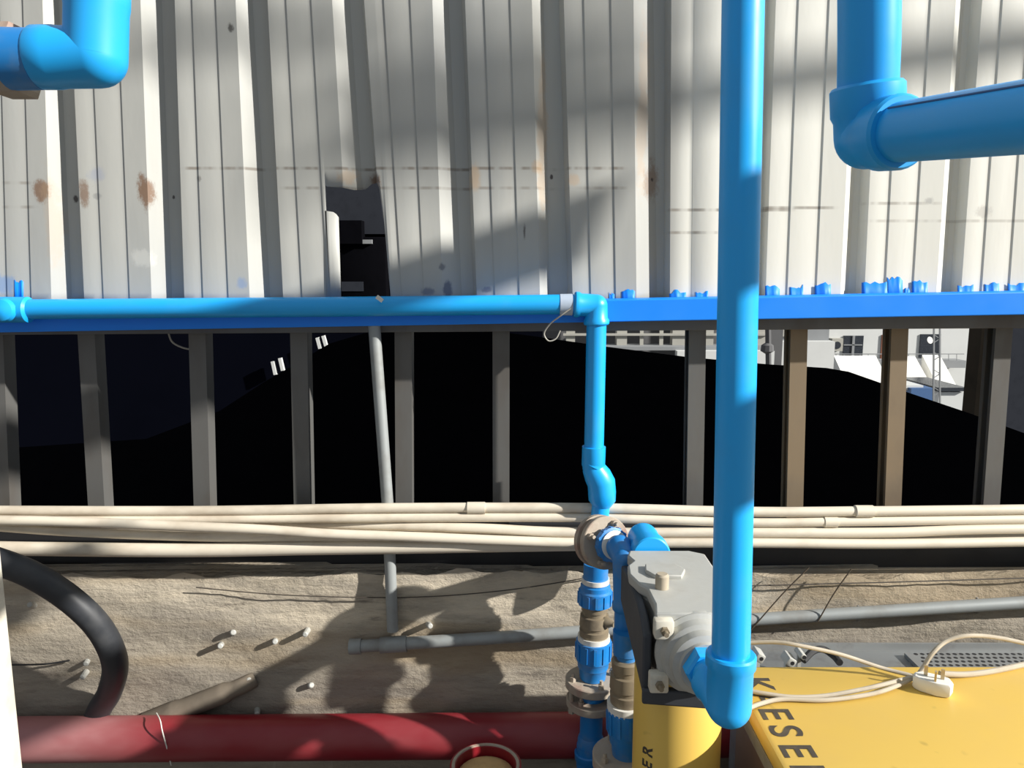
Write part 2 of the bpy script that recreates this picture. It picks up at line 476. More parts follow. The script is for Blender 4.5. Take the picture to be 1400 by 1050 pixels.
mb._f((back[0][0], back[0][1], back[1][1], back[1][0]))
struct(mb.build('wall_low', M['concrete'], smooth=60))
mb = MB(); mb.box((.6, 2.10, (sill + ctop - .04) / 2), (7.2, .07, sill - ctop + .04)); struct(mb.build('trim_11', M['black']))  # near-black strip added to fill the dark gap under the conduits
mb = MB(); mb.box((0, -4.0, -.05), (24, 12.4, .1)); struct(mb.build('floor', M['floor']))

mb = MB()     # blue painted angle along the foot of the sheets
yb = 1.972
def beam_pt(px, top):
    t = (px + 20) / 1440
    return at(px, lerp(427, 399, t) if top else lerp(455, 430, t), yb)
a0, a1, b0, b1 = beam_pt(-20, 1), beam_pt(1420, 1), beam_pt(-20, 0), beam_pt(1420, 0)
def ext_lr(p, q):
    d = (q - p) / (q.x - p.x); return p + d * (-3.0 - p.x), p + d * (4.2 - p.x)
a0, a1 = ext_lr(a0, a1); b0, b1 = ext_lr(b0, b1)
sec = lambda t, b: [t, t + Vector((0, .024, 0.004)), b + Vector((0, .024, 0)), b]
mb.loft([sec(a0, b0), sec(a1, b1)])
struct(mb.build('trim_1', M['blue_paint'], smooth=30, bevel=.0025))
mb = MB()     # galvanised track that carries the posts
t0, t1 = ext_lr(at(-20, 458, 2.03), at(1420, 448.5, 2.03))
s0, s1 = ext_lr(at(-20, 440, 2.03), at(1420, 420, 2.03))
sec = lambda t, b: [t, t + Vector((0, .095, 0)), b + Vector((0, .095, 0)), b]
mb.loft([sec(s0, t0), sec(s1, t1)])
struct(mb.build('trim_2', M['galv'], smooth=30, bevel=.001))

# ------------------------------------------------------------------ posts
POSTS = [((-8, 458, 2, 690), 'grey steel post cut by the left edge of the frame'),
         ((117, 455, 132, 690), 'grey steel post with a bright edge, first whole one from the left'),
         ((269, 455, 276, 690), 'dim grey steel post behind the bundle, second whole one from the left'),
         ((408, 455, 413, 690), 'grey steel post left of the leaning round conduit'),
         ((551, 455, 552, 690), 'grey steel post just right of the leaning round conduit'),
         ((685, 455, 685, 690), 'grey steel post midway between the round conduit and the blue drop pipe'),
         ((954, 448, 950, 690), 'brown stained steel post just left of the tall blue pipe'),
         ((1093, 448, 1087, 690), 'warm brown steel post, first one right of the tall blue pipe'),
         ((1231, 448, 1221, 690), 'grey brown steel post in front of the far white building'),
         ((1374, 448, 1355, 690), 'grey steel post nearest the right edge of the frame')]
for (xa, ya, xb, yb_), lab in POSTS:
    mb = MB()
    p = at(xa, ya - 8, 2.072); q = at(xb, yb_ + 14, 2.072)
    q.z = sill - .001
    W_, Dp, th = .046, .05, .003
    # lipped channel, open towards the left
    sec = [(-W_ / 2, 0), (W_ / 2, 0), (W_ / 2, Dp), (-W_ / 2, Dp), (-W_ / 2, Dp - .012), (-W_ / 2 + th, Dp - .012), (-W_ / 2 + th, Dp - th),
           (W_ / 2 - th, Dp - th), (W_ / 2 - th, th), (-W_ / 2 + th, th), (-W_ / 2 + th, .012), (-W_ / 2, .012)]
    mb.loft([[c + Vector((u, v, 0)) for u, v in sec] for c in (q, p)])
    tag(mb.build('steel_post', M['galv_brown' if xa in (1093, 1231) else 'galv'], smooth=20), lab, 'post', 'grey steel posts under the sheet wall')

# ------------------------------------------------------------------ bundle of white conduits
BND = [  # (x, y of the centre line, distance), radius in px
    ([(-40, 698, 1.958), (270, 698.5, 1.958), (540, 694.5, 1.958), (800, 694.5, 1.958), (1020, 699.5, 1.958), (1180, 699, 1.958), (1440, 696, 1.958)], 6.8, [(651, 12), (1181, 12)],
     'topmost white conduit of the bundle, with two couplings'),
    ([(-40, 711, 1.956), (270, 710, 1.956), (550, 707.5, 1.956), (800, 707.5, 1.956), (1020, 714, 1.956), (1140, 713.2, 1.956), (1440, 709, 1.956)], 6.5, [(1135, 9)],
     'second white conduit from the top of the bundle, with one coupling'),
    ([(-40, 714, 1.986), (270, 716, 1.984), (444, 717, 1.975), (550, 719, 1.962), (660, 722.5, 1.952), (786, 728, 1.950), (1020, 728, 1.952), (1210, 728, 1.952), (1320, 724, 1.952), (1440, 722, 1.952)], 6.8, [],
     'white conduit at the back of the bundle, third from the top at right'),
    ([(-40, 711, 1.924), (88, 713, 1.924), (270, 720.5, 1.924), (356, 724, 1.924), (450, 730, 1.924), (550, 733.5, 1.926), (700, 739.5, 1.930), (800, 742, 1.938), (1020, 742, 1.944), (1210, 743.5, 1.944), (1440, 740, 1.944)], 6.8, [],
     'white conduit crossing diagonally over the front of the bundle'),
    ([(-40, 717, 1.955), (100, 727, 1.958), (280, 734, 1.958), (400, 734, 1.955), (600, 733.5, 1.954), (800, 735, 1.980), (1040, 735, 1.985), (1300, 733, 1.985), (1440, 731, 1.985)], 6.6, [],
     'white conduit passing behind the diagonal one near the left edge'),
    ([(-40, 749, 1.950), (100, 751, 1.950), (270, 752, 1.950), (410, 749.5, 1.950), (550, 747.5, 1.951), (640, 746, 1.952), (800, 743.5, 1.966), (822, 743.5, 1.967)], 9.6, [],
     'thickest white conduit, at the bottom of the bundle on the left')]
for pts, rp, cps, lab in BND:
    Y = pts[0][2]
    root = thing('white_conduit', at(700, pts[0][1], Y), lab, 'conduit', 'white conduits in the bundle along the wall')
    mb = MB(); r = sz(rp, 720, Y)
    path = spline([at(*p) for p in pts], 8)
    path = [path[0] + (path[0] - path[1]).normalized() * 1.0] + path + ([path[-1] + (path[-1] - path[-2]).normalized() * 1.0] if pts[-1][0] > 1000 else [])
    mb.tube(path, r, 16); mb.build('tube', M['white_pvc'], root)
    for cx, hw in cps:
        yy = [lerp(a[1], b[1], (cx - a[0]) / (b[0] - a[0])) for a, b in zip(pts, pts[1:]) if a[0] <= cx <= b[0]][0]
        m2 = MB(); m2.lathe(at(cx - hw, yy, 1.957), (1, 0, 0), ((0, r), (0, r * 1.22), (sz(2 * hw, 720, Y), r * 1.22), (sz(2 * hw, 720, Y), r)), 18)
        m2.build('coupling', M['white_pvc'], root)

# ------------------------------------------------------------------ grey conduits on the concrete
YG = 1.980
mb = MB()
root = thing('grey_conduit', at(537, 860, YG), 'round grey conduit leaning down from the blue rail to the low concrete wall', 'conduit')
mb.tube([at(511, 438, 1.99), at(530, 690, YG), at(537, 862, YG - .002)], sz(8, 700, YG), 18)
mb.build('tube', M['conduit'], root)
root = thing('grey_conduit', at(480, 885, YG), 'long grey conduit fixed sloping along the low concrete wall', 'conduit')
mb = MB(); mb.tube([at(484, 884, 1.978), at(700, 870.5, 1.978), at(1030, 847, 1.978), at(1460, 820, 1.978)], sz(8.5, 860, YG), 18)
mb.build('tube', M['conduit'], root)
mb = MB(); mb.tube([at(478, 884, 1.978), at(494, 883.5, 1.978)], sz(10.5, 860, YG), 18); mb.build('end_cap', M['conduit'], root); mb = MB(); mb.tube([at(520, 882, 1.978), at(556, 880, 1.978)], sz(11, 860, YG), 18)
mb.build('coupling', M['conduit'], root)
for cx, cy in ((1172, 838), (1334, 827)):
    m2 = MB(); c = at(cx, cy, 1.998); r = sz(8.5, 860, YG)
    m2.tube([c + Vector((0, -math.sin(a) * (r + .003), math.cos(a) * (r + .003))) for a in [math.pi * k / 10 for k in range(11)]], .0035, 6)
    m2.box(c + Vector((0, .022, r + .014)), (.014, .004, .03)); m2.box(c + Vector((0, .022, -r - .010)), (.014, .004, .022))
    m2.build('clip', M['steel'], root)

# ------------------------------------------------------------------ blue pipe along the wall and its drop
YB = 1.943
# the pipe lies against the face of the blue rail
root = thing('blue_wall_pipe', at(815, 500, YB), 'sky blue pipe running level along the blue rail then dropping to the flanges', 'pipe')
r = .0250
mb = MB(); mb.tube([at(-120, 424, YB), at(40, 422.8, YB), at(450, 419.5, YB), at(790, 416, YB)], r, 28); mb.build('pipe', M['blue'], root)
mb = MB(); mb.lathe(at(-40, 423.5, YB), (1, 0, 0), ((0, r), (0, r * 1.3), (sz(79, 423, YB), r * 1.3), (sz(82, 423, YB), r)), 28)
mb.lathe(at(6, 424, YB - .03), (0, -1, 0), ((0, .03), (.012, .026), (.02, .012), (.021, .0)), 20)
mb.build('coupling', M['blue'], root)
mb = MB(); mb.lathe(at(765, 416.5, YB), (1, 0, 0), ((0, r), (.001, r * 1.07), (sz(17, 416, YB), r * 1.09), (sz(18, 416, YB), r)), 24)
o = mb.build('tape_band', M['tape'], root); o['label'] = 'pale grey tape band'
cor = at(815, 418, YB)
mb = MB(); elbow(mb, at(785, 416.2, YB), cor, at(815.5, 444, YB), r * 1.15, r * 1.3, r * 1.0, r * .45); mb.build('elbow', M['blue'], root)
mb = MB(); mb.tube([at(815.5, 440, YB), at(812, 615, YB)], r * 1.01, 28); mb.build('pipe', M['blue'], root)
mb = MB()
mb.lathe(at(812, 610, YB), at(811, 640, YB) - at(812, 610, YB), ((0, r), (.001, r * 1.22), (.05, r * 1.22), (.056, r * 1.12), (.062, r * 1.12)), 28)
rr = sz(18.5, 650, YB)
mb.tube([at(811, 632, YB), at(812, 640, YB), at(817, 650, YB), at(822, 660, YB), at(823, 672, YB), at(823, 684, YB), at(822.5, 692, YB)], [r * 1.0, r * 1.22, rr, rr * 1.04, rr * 1.03, rr, r * .96], 28)
mb.lathe(at(812, 634, YB), at(806, 646, YB) - at(812, 634, YB), ((-.004, r * 1.2), (.004, r * 1.26), (.011, r * 1.1)), 28)
mb.build('offset_fitting', M['blue'], root)
mb = MB(); mb.tube([at(822, 688, YB), at(819, 716, YB), at(817, 760, YB), at(815, 800, YB)], r * .94, 26); mb.build('pipe', M['blue'], root)
# steel band clip loop hanging off the tape band
wr = tag(MB().tube(spline([at(780, 422, YB - .03), at(766, 432, YB - .025), at(752, 443, YB - .01), at(744, 456, YB), at(750, 466, YB), at(760, 463, YB), at(766, 452, YB)], 6), .0018, 8).build('wire_tie', M['wire_grey']),
         'thin grey tie wire looped below the pale taped joint', 'wire')

# ------------------------------------------------------------------ flanged branch towards the filter
def bolt(mb, p, d, r=.008, h=.012):
    mb.lathe(p, d, ((0, r), (h, r), (h, 0)), 6)
    mb.lathe(p, d, ((h, r * .55), (h + .01, r * .55)), 10)
def union(p, d, L, r, name='union', parent=None, nut=True):
    """union nut with grip ribs; d points along the pipe"""
    m = MB(); d = Vector(d).normalized(); p = Vector(p)
    m.lathe(p, d, ((0, r * .82), (.002, r), (L * .5, r * 1.0), (L * .56, r * .9), (L * .7, r * .88), (L * .74, r * .8), (L, r * .74)), 28)
    u, v = frame_of(d)
    for k in range(12):
        a = 2 * math.pi * k / 12; n = u * math.cos(a) + v * math.sin(a); t = d.cross(n)
        m.bar(p + d * L * .06 + n * r, p + d * L * .46 + n * r, r * .16, r * .10, up=n)
    return m.build(name, M['blue_dusty'], parent)
def flange_disc(p, d, r, th, hole, parent, nb=4, rot=.5, mat='flange'):
    m = MB(); d = Vector(d).normalized(); p = Vector(p)
    m.lathe(p, d, ((0, hole), (0, r * .97), (.002, r), (th - .002, r), (th, r * .97), (th, hole)), 36)
    o = m.build('flange', M[mat], parent)
    u, v = frame_of(d)
    for k in range(nb):
        a = 2 * math.pi * k / nb + rot; n = u * math.cos(a) + v * math.sin(a)
        b = MB(); bolt(b, p + n * r * .78 + d * th, d); b.build('bolt', M['flange'], o)
    return o
YF = 1.76
fc = at(824, 741, YF); ax = Vector((.38, -.86, .18)).normalized()
root = thing('flanged_branch', fc, 'round rusty flange facing forward below the blue drop pipe, with blue elbow beside the filter', 'pipe fitting')
flange_disc(fc, ax, sz(36, 741, YF), .018, .02, root, 4, 1.1)
m = MB(); m.lathe(fc - ax * .03, ax, ((0, .05), (.002, sz(36, 741, YF)), (.017, sz(36, 741, YF)), (.018, .05)), 36)
m.build('backing_flange', M['flange'], root)
m = MB(); m.tube([fc - ax * .02, at(817, 755, YB)], .03, 22); m.build('branch_pipe', M['blue_dusty'], root)
p1 = fc + ax * .018
o = union(p1 + ax * .034, -ax, .036, .040, 'union', root)
m = MB(); m.lathe(p1 + ax * .034, ax, ((0, .033), (.004, .034), (.008, .026)), 24); m.build('ring', M['white_ring'], root)
m = MB(); m.lathe(p1 + ax * .04, ax, ((0, .024), (.025, .024)), 20); m.build('nipple', M['brass'], root)
p2 = p1 + ax * .055; xk = at(854, 790, 1.62)
m = MB(); elbow(m, p2, Vector((xk.x, p2.y - .07, p2.z - .005)), Vector((xk.x + .004, p2.y - .075, p2.z - .12)), .027, .030, .03, .016); m.build('elbow', M['blue_dusty'], root)
pe = Vector((xk.x + .004, p2.y - .075, p2.z - .10))
m = MB(); m.tube([pe, pe - Vector((0, 0, .22))], .025, 22); m.build('pipe', M['blue_dusty'], root)

# left hand valve stack
def stack(root, cx, Y, items, tilt=0):
    for it in items:
        kind, ya, yb_ = it[:3]
        xa = cx + tilt * (ya - 800); xb = cx + tilt * (yb_ - 800)
        a, b = at(xa, ya, Y), at(xb, yb_, Y); d = (b - a); L = d.length; d.normalize()
        if kind == 'union_down': union(a, d, L, sz(it[3], ya, Y), 'union', root)
        elif kind == 'union_up': union(b, -d, L, sz(it[3], ya, Y), 'union', root)
        elif kind == 'pipe':
            m = MB(); m.tube([a, b], sz(it[3], ya, Y), 24); m.build('pipe', M['blue_dusty'], root)
        elif kind == 'ring':
            m = MB(); r_ = sz(it[3], ya, Y); m.lathe(a, d, ((0, r_ * .75), (0, r_), (L, r_), (L, r_ * .75)), 24); m.build('ring', M['white_ring'], root)
        elif kind == 'collar':
            m = MB(); r_ = sz(it[3], ya, Y); m.lathe(a, d, ((0, r_ * .9), (L * .3, r_), (L, r_), (L, r_ * .85)), 24); m.build('collar', M['blue_dusty'], root)
        elif kind == 'valve':
            m = MB(); r_ = sz(it[3], ya, Y)
            m.lathe(a, d, ((0, r_ * .8), (L * .04, r_ * .95), (L * .2, r_ * .95), (L * .22, r_ * .84), (L * .32, r_ * .84), (L * .34, r_ * 1.02), (L * .62, r_ * 1.08), (L * .64, r_ * .95),
                         (L * .72, r_ * .95), (L * .74, r_ * 1.06), (L * .94, r_ * 1.04), (L, r_ * .85)), 28)
            u = Vector((.8, -.6, 0)).normalized()
            m.lathe(a + d * L * .45 + u * r_ * .9, u, ((0, r_ * .4), (.012, r_ * .36), (.02, r_ * .2), (.026, r_ * .2)), 14)
            m.build('valve_body', M['brass'], root)
        elif kind == 'flange': flange_disc(b, -d, sz(it[3], ya, Y), L, .02, root, 4, it[4])
YS = 1.86
root = thing('valve_stack', at(813, 1045, YS), 'left-hand stack of blue unions, brass valve and flange pair on a pipe', 'valve assembly')
stack(root, 814, YS, [('pipe', 770, 800, 17), ('union_up', 788, 826, 23), ('ring', 790, 796, 19), ('valve', 824, 872, 19), ('ring', 868, 876, 22), ('union_down', 874, 926, 24),
                      ('flange', 927, 938, 37, .3), ('pipe', 936, 960, 18), ('flange', 953, 963, 35, .9), ('pipe', 958, 1012, 15.5), ('collar', 1005, 1022, 18), ('pipe', 1018, 1046, 19)], -.03)
for k in (-1, 1):
    a = at(808 + k * 27, 938, YS - .02); b = at(808 + k * 26, 968, YS - .02)
    m = MB(); m.tube([a, b], .006, 10); m.lathe(b, (0, 0, -1), ((0, .011), (.012, .011)), 6); m.build('bolt', M['flange'], root)
m = MB(); elbow(m, at(806, 1026, YS), at(808, 1070, YS), at(862, 1078, YS - .03), .036, .040, .04, .02); m.build('elbow', M['blue_dusty'], root)
m = MB(); q = at(814, 1060, YS); m.tube([q, Vector((q.x, q.y, 0.0))], .03, 20); m.build('foot_pipe', M['blue_dusty'], root)

YR = 1.60
root = thing('valve_stack', at(860, 1048, YR), 'right-hand stack of blue union and brass valve half hidden by the yellow bowl', 'valve assembly')
stack(root, 857, YR, [('pipe', 862, 892, 19), ('union_down', 868, 905, 18), ('valve', 900, 962, 22), ('ring', 959, 969, 27), ('union_down', 966, 1032, 27), ('flange', 1030, 1046, 47, .5)], 0)
q = at(857, 1044, YR)
m = MB(); m.tube([q, Vector((q.x, q.y, 0))], .028, 20); m.build('foot_pipe', M['blue_dusty'], root)

# ------------------------------------------------------------------ compressed air filter
HX0, HX1, HY0, HY1 = .243, .415, 1.29, 1.60
HZ0, HZ1 = .785, .945
root = thing('air_filter', (.33, 1.42, .3), 'grey cast filter head over a yellow bowl, in front of the valve stacks', 'filter')
mb = MB()
lid = [(HX0 + .012, HY0), (HX1, HY0), (HX1, HY1 - .02), (HX1 - .03, HY1), (HX0 + .012, HY1), (HX0 + .004, HY1 - .03), (HX0 + .012, HY1 - .06), (HX0 - .004, HY1 - .085), (HX0 - .008, HY1 - .13),
       (HX0 + .004, HY1 - .18), (HX0 + .016, HY1 - .20), (HX0 + .018, HY0 + .04)]
mb.prism([(x, y, HZ1 - .022) for x, y in lid], (0, 0, .022))
mb.build('lid', M['cast'], root, smooth=30, bevel=.004)
mb = MB()
inset = [(x + (.006 if x < .33 else -.006), y + (.004 if y < 1.4 else -.004)) for x, y in lid]
mb.prism([(x, y, HZ0 + .02) for x, y in inset], (0, 0, HZ1 - .021 - HZ0 - .02))
mb.lathe((.33, 1.42, HZ0 - .005), (0, 0, 1), ((0, .083), (.01, .088), (.03, .088)), 32)
mb.build('head', M['cast'], root, smooth=30, bevel=.006)
mb = MB()     # left side of the head, its shade put into a darker colour
side = [(HY0 + .01, HZ0 + .0), (HY1 - .01, HZ0 + .05), (HY1 - .01, HZ1 - .03), (HY1 - .09, HZ1 - .02), (HY0 + .10, HZ1 - .02), (HY0 + .05, HZ1 - .03), (HY0 + .015, HZ1 - .05)]
mb.prism([(HX0 - .006, y, z) for y, z in side], (.016, 0, 0))
mb.bar((HX0 - .006, HY0 + .012, HZ0 - .002), (HX0 + .11, HY0 - .004, HZ0 - .002), .018, .03, up=(0, 0, 1))
mb.build('shaded_side', M['cast_shaded'], root, smooth=30, bevel=.004)
pc = Vector((.335, HY0, .868))
mb = MB(); mb.lathe(pc + Vector((0, .01, 0)), (0, -1, 0), ((0, .078), (.012, .078), (.016, .07), (.03, .066), (.034, .058), (.052, .056), (.056, .046), (.062, .044)), 40)
mb.build('port_flange', M['cast'], root)
for (dx, dz) in ((-.066, .052), (-.072, -.05), (.062, .058)):
    mb = MB(); mb.box(pc + Vector((dx, -.004, dz)), (.034, .024, .036), bev=.004); lug = mb.build('lug', M['cream'], root)
    mb = MB(); bolt(mb, pc + Vector((dx, -.016, dz)), (0, -1, 0), .008, .008); mb.build('bolt', M['brass'], lug)
mb = MB(); q = at(905, 800, 1.40); mb.lathe((q.x, 1.40, HZ1 - .001), (0, 0, 1), ((0, .013), (.026, .013), (.03, .010)), 20)
o = mb.build('cap', M['tan'], root); o['label'] = 'tan plastic cap'
mb = MB(); bx, by = .313, 1.475
mb.prism([(bx - .040, by + .028, HZ1 - .001), (bx - .045, by - .005, HZ1 - .001), (bx - .03, by - .032, HZ1 - .001), (bx + .022, by - .034, HZ1 - .001), (bx + .036, by, HZ1 - .001), (bx + .022, by + .03, HZ1 - .001)], (0, 0, .009))
mb.build('badge', M['cast'], root, bevel=.002)
mb = MB(); mb.lathe((.33, 1.42, HZ0 - .002), (0, 0, -1), ((0, .070), (.004, .084), (.012, .0865), (.5, .0865), (.54, .07), (.56, .03)), 48)
bowl = mb.build('bowl', M['yellow'], root)

def text_mesh(body, size, adv, name, mat, mtx, parent, ext=.0006, bold=.0):
    """one mesh of letters set at an even pitch"""
    bm = bmesh.new()
    for i, ch in enumerate(body):
        cu = bpy.data.curves.new(name, 'FONT'); cu.body = ch; cu.size = size; cu.extrude = ext; cu.offset = bold
        tmp = bpy.data.objects.new(name, cu); COL.objects.link(tmp)
        dg = bpy.context.evaluated_depsgraph_get(); dg.update()
        me = bpy.data.meshes.new_from_object(tmp.evaluated_get(dg))
        bpy.data.objects.remove(tmp)
        me.transform(mtx @ Matrix.Translation((i * adv, 0, 0)))
        bm.from_mesh(me); bpy.data.meshes.remove(me)
    me = bpy.data.meshes.new(name); bm.to_mesh(me); bm.free()
    me.materials.clear(); me.materials.append(mat)
    o = bpy.data.objects.new(name, me); COL.objects.link(o)
    o.parent = parent
    o.matrix_parent_inverse = Matrix.Translation(parent.location).inverted()
    return o
# upright lettering wrapped on the bowl
q = at(884, 1024, 1.36)
lt = text_mesh('KAESER', .034, .0265, 'lettering', M['letter'], Matrix.Identity(4), bowl, .0005, .0008)
ang0 = math.atan2(1.36 - 1.42, at(886, 1026, 1.36).x - .33)
ang0 = R(180 + 38)
xs = [v.co.x for v in lt.data.vertices]; xm = max(xs)
for v in lt.data.vertices:
    t, h, e = v.co.x - xm, v.co.y, v.co.z
    a = ang0 - (h - .012) / .0865
    rad = .0866 + e
    v.co = Vector((.33 + rad * math.cos(a), 1.42 + rad * math.sin(a), .638 + t))

# blue pipe down to the filter
xp = at(997, 948, 1.15)
root = thing('blue_riser_pipe', xp, 'tall sky blue pipe crossing the whole view from top to the grey filter', 'pipe')
rp = .0300
cz = .872
top = at(1017, -60, 1.175); el = Vector((xp.x, 1.15, cz - .018))
mb = MB(); mb.tube([Vector((top.x + .02, 1.2, 2.6)), top, at(1012, 240, 1.165), Vector((xp.x, 1.15, cz + .05))], rp, 36); mb.build('pipe', M['blue'], root)
mb = MB(); elbow(mb, Vector((xp.x, 1.15, cz + .072)), el, Vector((pc.x + .002, 1.205, cz)), rp * 1.2, rp * 1.32, rp * 1.15, .02); mb.build('elbow', M['blue'], root)
mb = MB(); mb.tube([Vector((pc.x + .002, 1.19, cz)), pc + Vector((0, -.05, .004))], rp * 1.04, 28)
mb.lathe(pc + Vector((0, -.078, .004)), (0, 1, 0), ((0, .036), (.004, .041), (.028, .041)), 6); mb.build('adaptor', M['blue'], root)

root = thing('blue_back_elbow', (.30, 1.72, .93), 'short blue elbow rising just behind the grey filter head', 'pipe fitting')
q = at(881, 737, 1.70)
mb = MB(); elbow(mb, (q.x, 1.605, q.z - .004), (q.x, 1.715, q.z - .004), (q.x, 1.715, q.z - .18), .036, .042, .04, .035); mb.build('elbow', M['blue'], root)
mb = MB(); mb.tube([(q.x, 1.715, q.z - .15), (q.x, 1.715, 0)], .028, 20); mb.build('pipe', M['blue_dusty'], root)

# ------------------------------------------------------------------ near blue pipework at the top
root = thing('blue_overhead_pipe', at(1188, 150, .80), 'large blue elbow at top right with a pipe slanting off the edge', 'pipe')
r = sz(40, 60, .80); c = at(1187, 186, .815)
mb = MB(); mb.tube([at(1189, -260, .80) + Vector((0, 0, 1.4)), at(1189, -260, .80), at(1188, 60, .80), at(1186, 135, .812)], r, 36); mb.build('pipe', M['blue'], root)
e = at(1435, 156, .60); dirp = (e - c).normalized()
mb = MB(); elbow(mb, at(1185.5, 116, .812), c, c + dirp * .052, r * 1.14, r * 1.235, r * 1.0, .028); mb.build('elbow', M['blue'], root)
mb = MB(); pe = c + dirp * .035; mb.tube([pe, c + dirp * 1.3], r * .98, 36)
u = dirp.cross(Vector((0, 0, 1))).normalized(); up = u.cross(dirp).normalized()
n = (up * .72 - u * -.69).normalized() if u.y < 0 else (up * .72 + u * -.69).normalized()
o = mb.build('pipe', M['blue'], root)
mb = MB(); mb.tube([pe + n * r * .985 + dirp * .02, c + dirp * .36 + n * r * .985], .0011, 6); mb.build('shade_edge_line', M['far_blue'], o)  # thin dark line modelled for the edge of shade along the pipe

root = thing('blue_corner_elbow', at(110, 80, .78), 'large blue elbow with brass nut in the top left corner', 'pipe fitting')
c = at(131, 78, .78); r = sz(40.5, 60, .78)
mb = MB(); elbow(mb, at(50, 79, .78), c, at(133, -24, .78), r, r * 1.03, r * .82, .02); mb.build('elbow', M['blue'], root)
mb = MB(); mb.tube([at(133, 0, .78), at(134, -200, .78), at(134, -200, .78) + Vector((0, 0, 1.4))], r * .86, 30); mb.build('pipe', M['blue'], root)
mb = MB(); mb.lathe(at(58, 81, .78), (-1, 0, 0), ((0, r * .8), (.004, r * .98), (sz(46, 80, .78), r * 1.0), (sz(48, 80, .78), r * .9)), 30); mb.build('collar', M['blue_dusty'], root)
mb = MB(); mb.lathe(at(38, 84, .80), (-1, 0, .0), ((0, r * 1.1), (.004, r * 1.3), (.03, r * 1.3), (.034, r * 1.1)), 6); mb.lathe(at(5, 84, .80), (-1, 0, 0), ((0, r * .8), (2.0, r * .8)), 24)
o = mb.build('nut', M['flange'], root); o['label'] = 'tan hexagonal brass nut'

# ------------------------------------------------------------------ compressor
CX0, CX1, CY0, CY1, CZ = .467, 1.62, .96, 1.560, .70
root = thing('compressor', (.9, 1.3, 0), 'yellow box of a compressor with dark lettering along its top edge', 'compressor')
mb = MB(); mb.box(((CX0 + CX1) / 2, (CY0 + CY1) / 2, CZ - .02), (CX1 - CX0, CY1 - CY0, .04), bev=.012); lidc = mb.build('lid', M['yellow'], root)
mb = MB(); mb.box(((CX0 + CX1) / 2 + .005, (CY0 + CY1) / 2, .35), (CX1 - CX0 - .03, CY1 - CY0 - .03, .62), bev=.006); mb.build('cabinet', M['dark_side'], root)
mb = MB(); mb.bar((CX0 + .008, CY0 + .02, CZ - .052), (CX0 + .008, CY1 - .02, CZ - .052), .012, .028, up=(0, 0, 1)); o = mb.build('edge_strip', M['steel'], root); o['label'] = 'grey steel edge strip'
for k, (fx, fy) in enumerate(((.55, 1.05), (1.5, 1.05), (.55, 1.5), (1.5, 1.5))):
    mb = MB(); mb.lathe((fx, fy, 0), (0, 0, 1), ((0, .03), (.045, .026)), 16); mb.build('foot', M['black'], root)
# lettering runs from far to near, tops to the right
mt = Matrix(((0, 1, 0, CX0 + .014), (-1, 0, 0, 1.509), (0, 0, 1, CZ + .0006), (0, 0, 0, 1)))
text_mesh('KAESER', .083, .0575, 'lettering', M['letter'], mt, lidc, .0004, .0012)

# power cord and plug on the lid
root = thing('power_cord', at(1250, 925, 1.51), 'greige power cord with a white three-pin plug lying on the yellow lid', 'power cord')
def lidp(px, py, lift=.006):
    d = at(px, py, 1.0) - Vector((0, 0, CAMZ)); t = (CZ + lift - CAMZ) / d.z
    return Vector((0, 0, CAMZ)) + d * t
CABS = [([(1020, 879, .06), (1060, 878, .07), (1095, 883, .07), (1150, 895, .05), (1205, 913, .02), (1248, 924, .012)], .0042),
        ([(1020, 944, .008), (1050, 949, .008), (1085, 953, .006), (1130, 951, .006), (1190, 940, .012), (1246, 926, .014)], .0045),
        ([(1015, 972, .01), (1040, 962, .006), (1070, 956, .006), (1130, 957, .006), (1190, 949, .006), (1225, 938, .008), (1252, 925, .012)], .0045),
        ([(1252, 927, .01), (1262, 913, .03), (1275, 893, .06), (1295, 876, .08), (1325, 869, .09), (1365, 872, .08), (1420, 884, .06)], .0045),
        ([(1285, 921, .012), (1320, 922, .006), (1360, 917, .005), (1420, 904, .005)], .0062)]
for pts, rr in CABS:
    mb = MB(); mb.tube(spline([lidp(*p) for p in pts], 8), rr, 10); mb.build('cable', M['cord'], root)
pa, pb = lidp(1256, 942, .0), lidp(1296, 952, .0)
c = (pa + pb) / 2 + Vector((0, .004, .016)); d = (pb - pa).normalized()
mb = MB(); u = d; v = Vector((-d.y, d.x, 0))
pl = [(-.036, -.008), (-.036, .010), (-.024, .022), (.012, .024), (.030, .020), (.036, .006), (.032, -.014), (.010, -.020), (-.022, -.016)]
mb.loft([[c + u * (a * s) + v * (b * s) + Vector((0, 0, z)) for a, b in pl] for z, s in ((-.015, .9), (-.010, 1), (.008, 1), (.013, .9))])
plug = mb.build('plug', M['plug'], root, bevel=.001); plug['label'] = 'white three-pin plug with pins up'
for (a, b, wx, wy) in ((-.014, .006, .007, .004), (.016, .006, .007, .004), (.004, -.010, .004, .008)):
    m = MB(); q = c + u * a + v * b; m.bar(q + Vector((0, 0, .012)), q + Vector((0, 0, .034)), wx, wy, up=v); m.build('pin', M['pin'], plug)

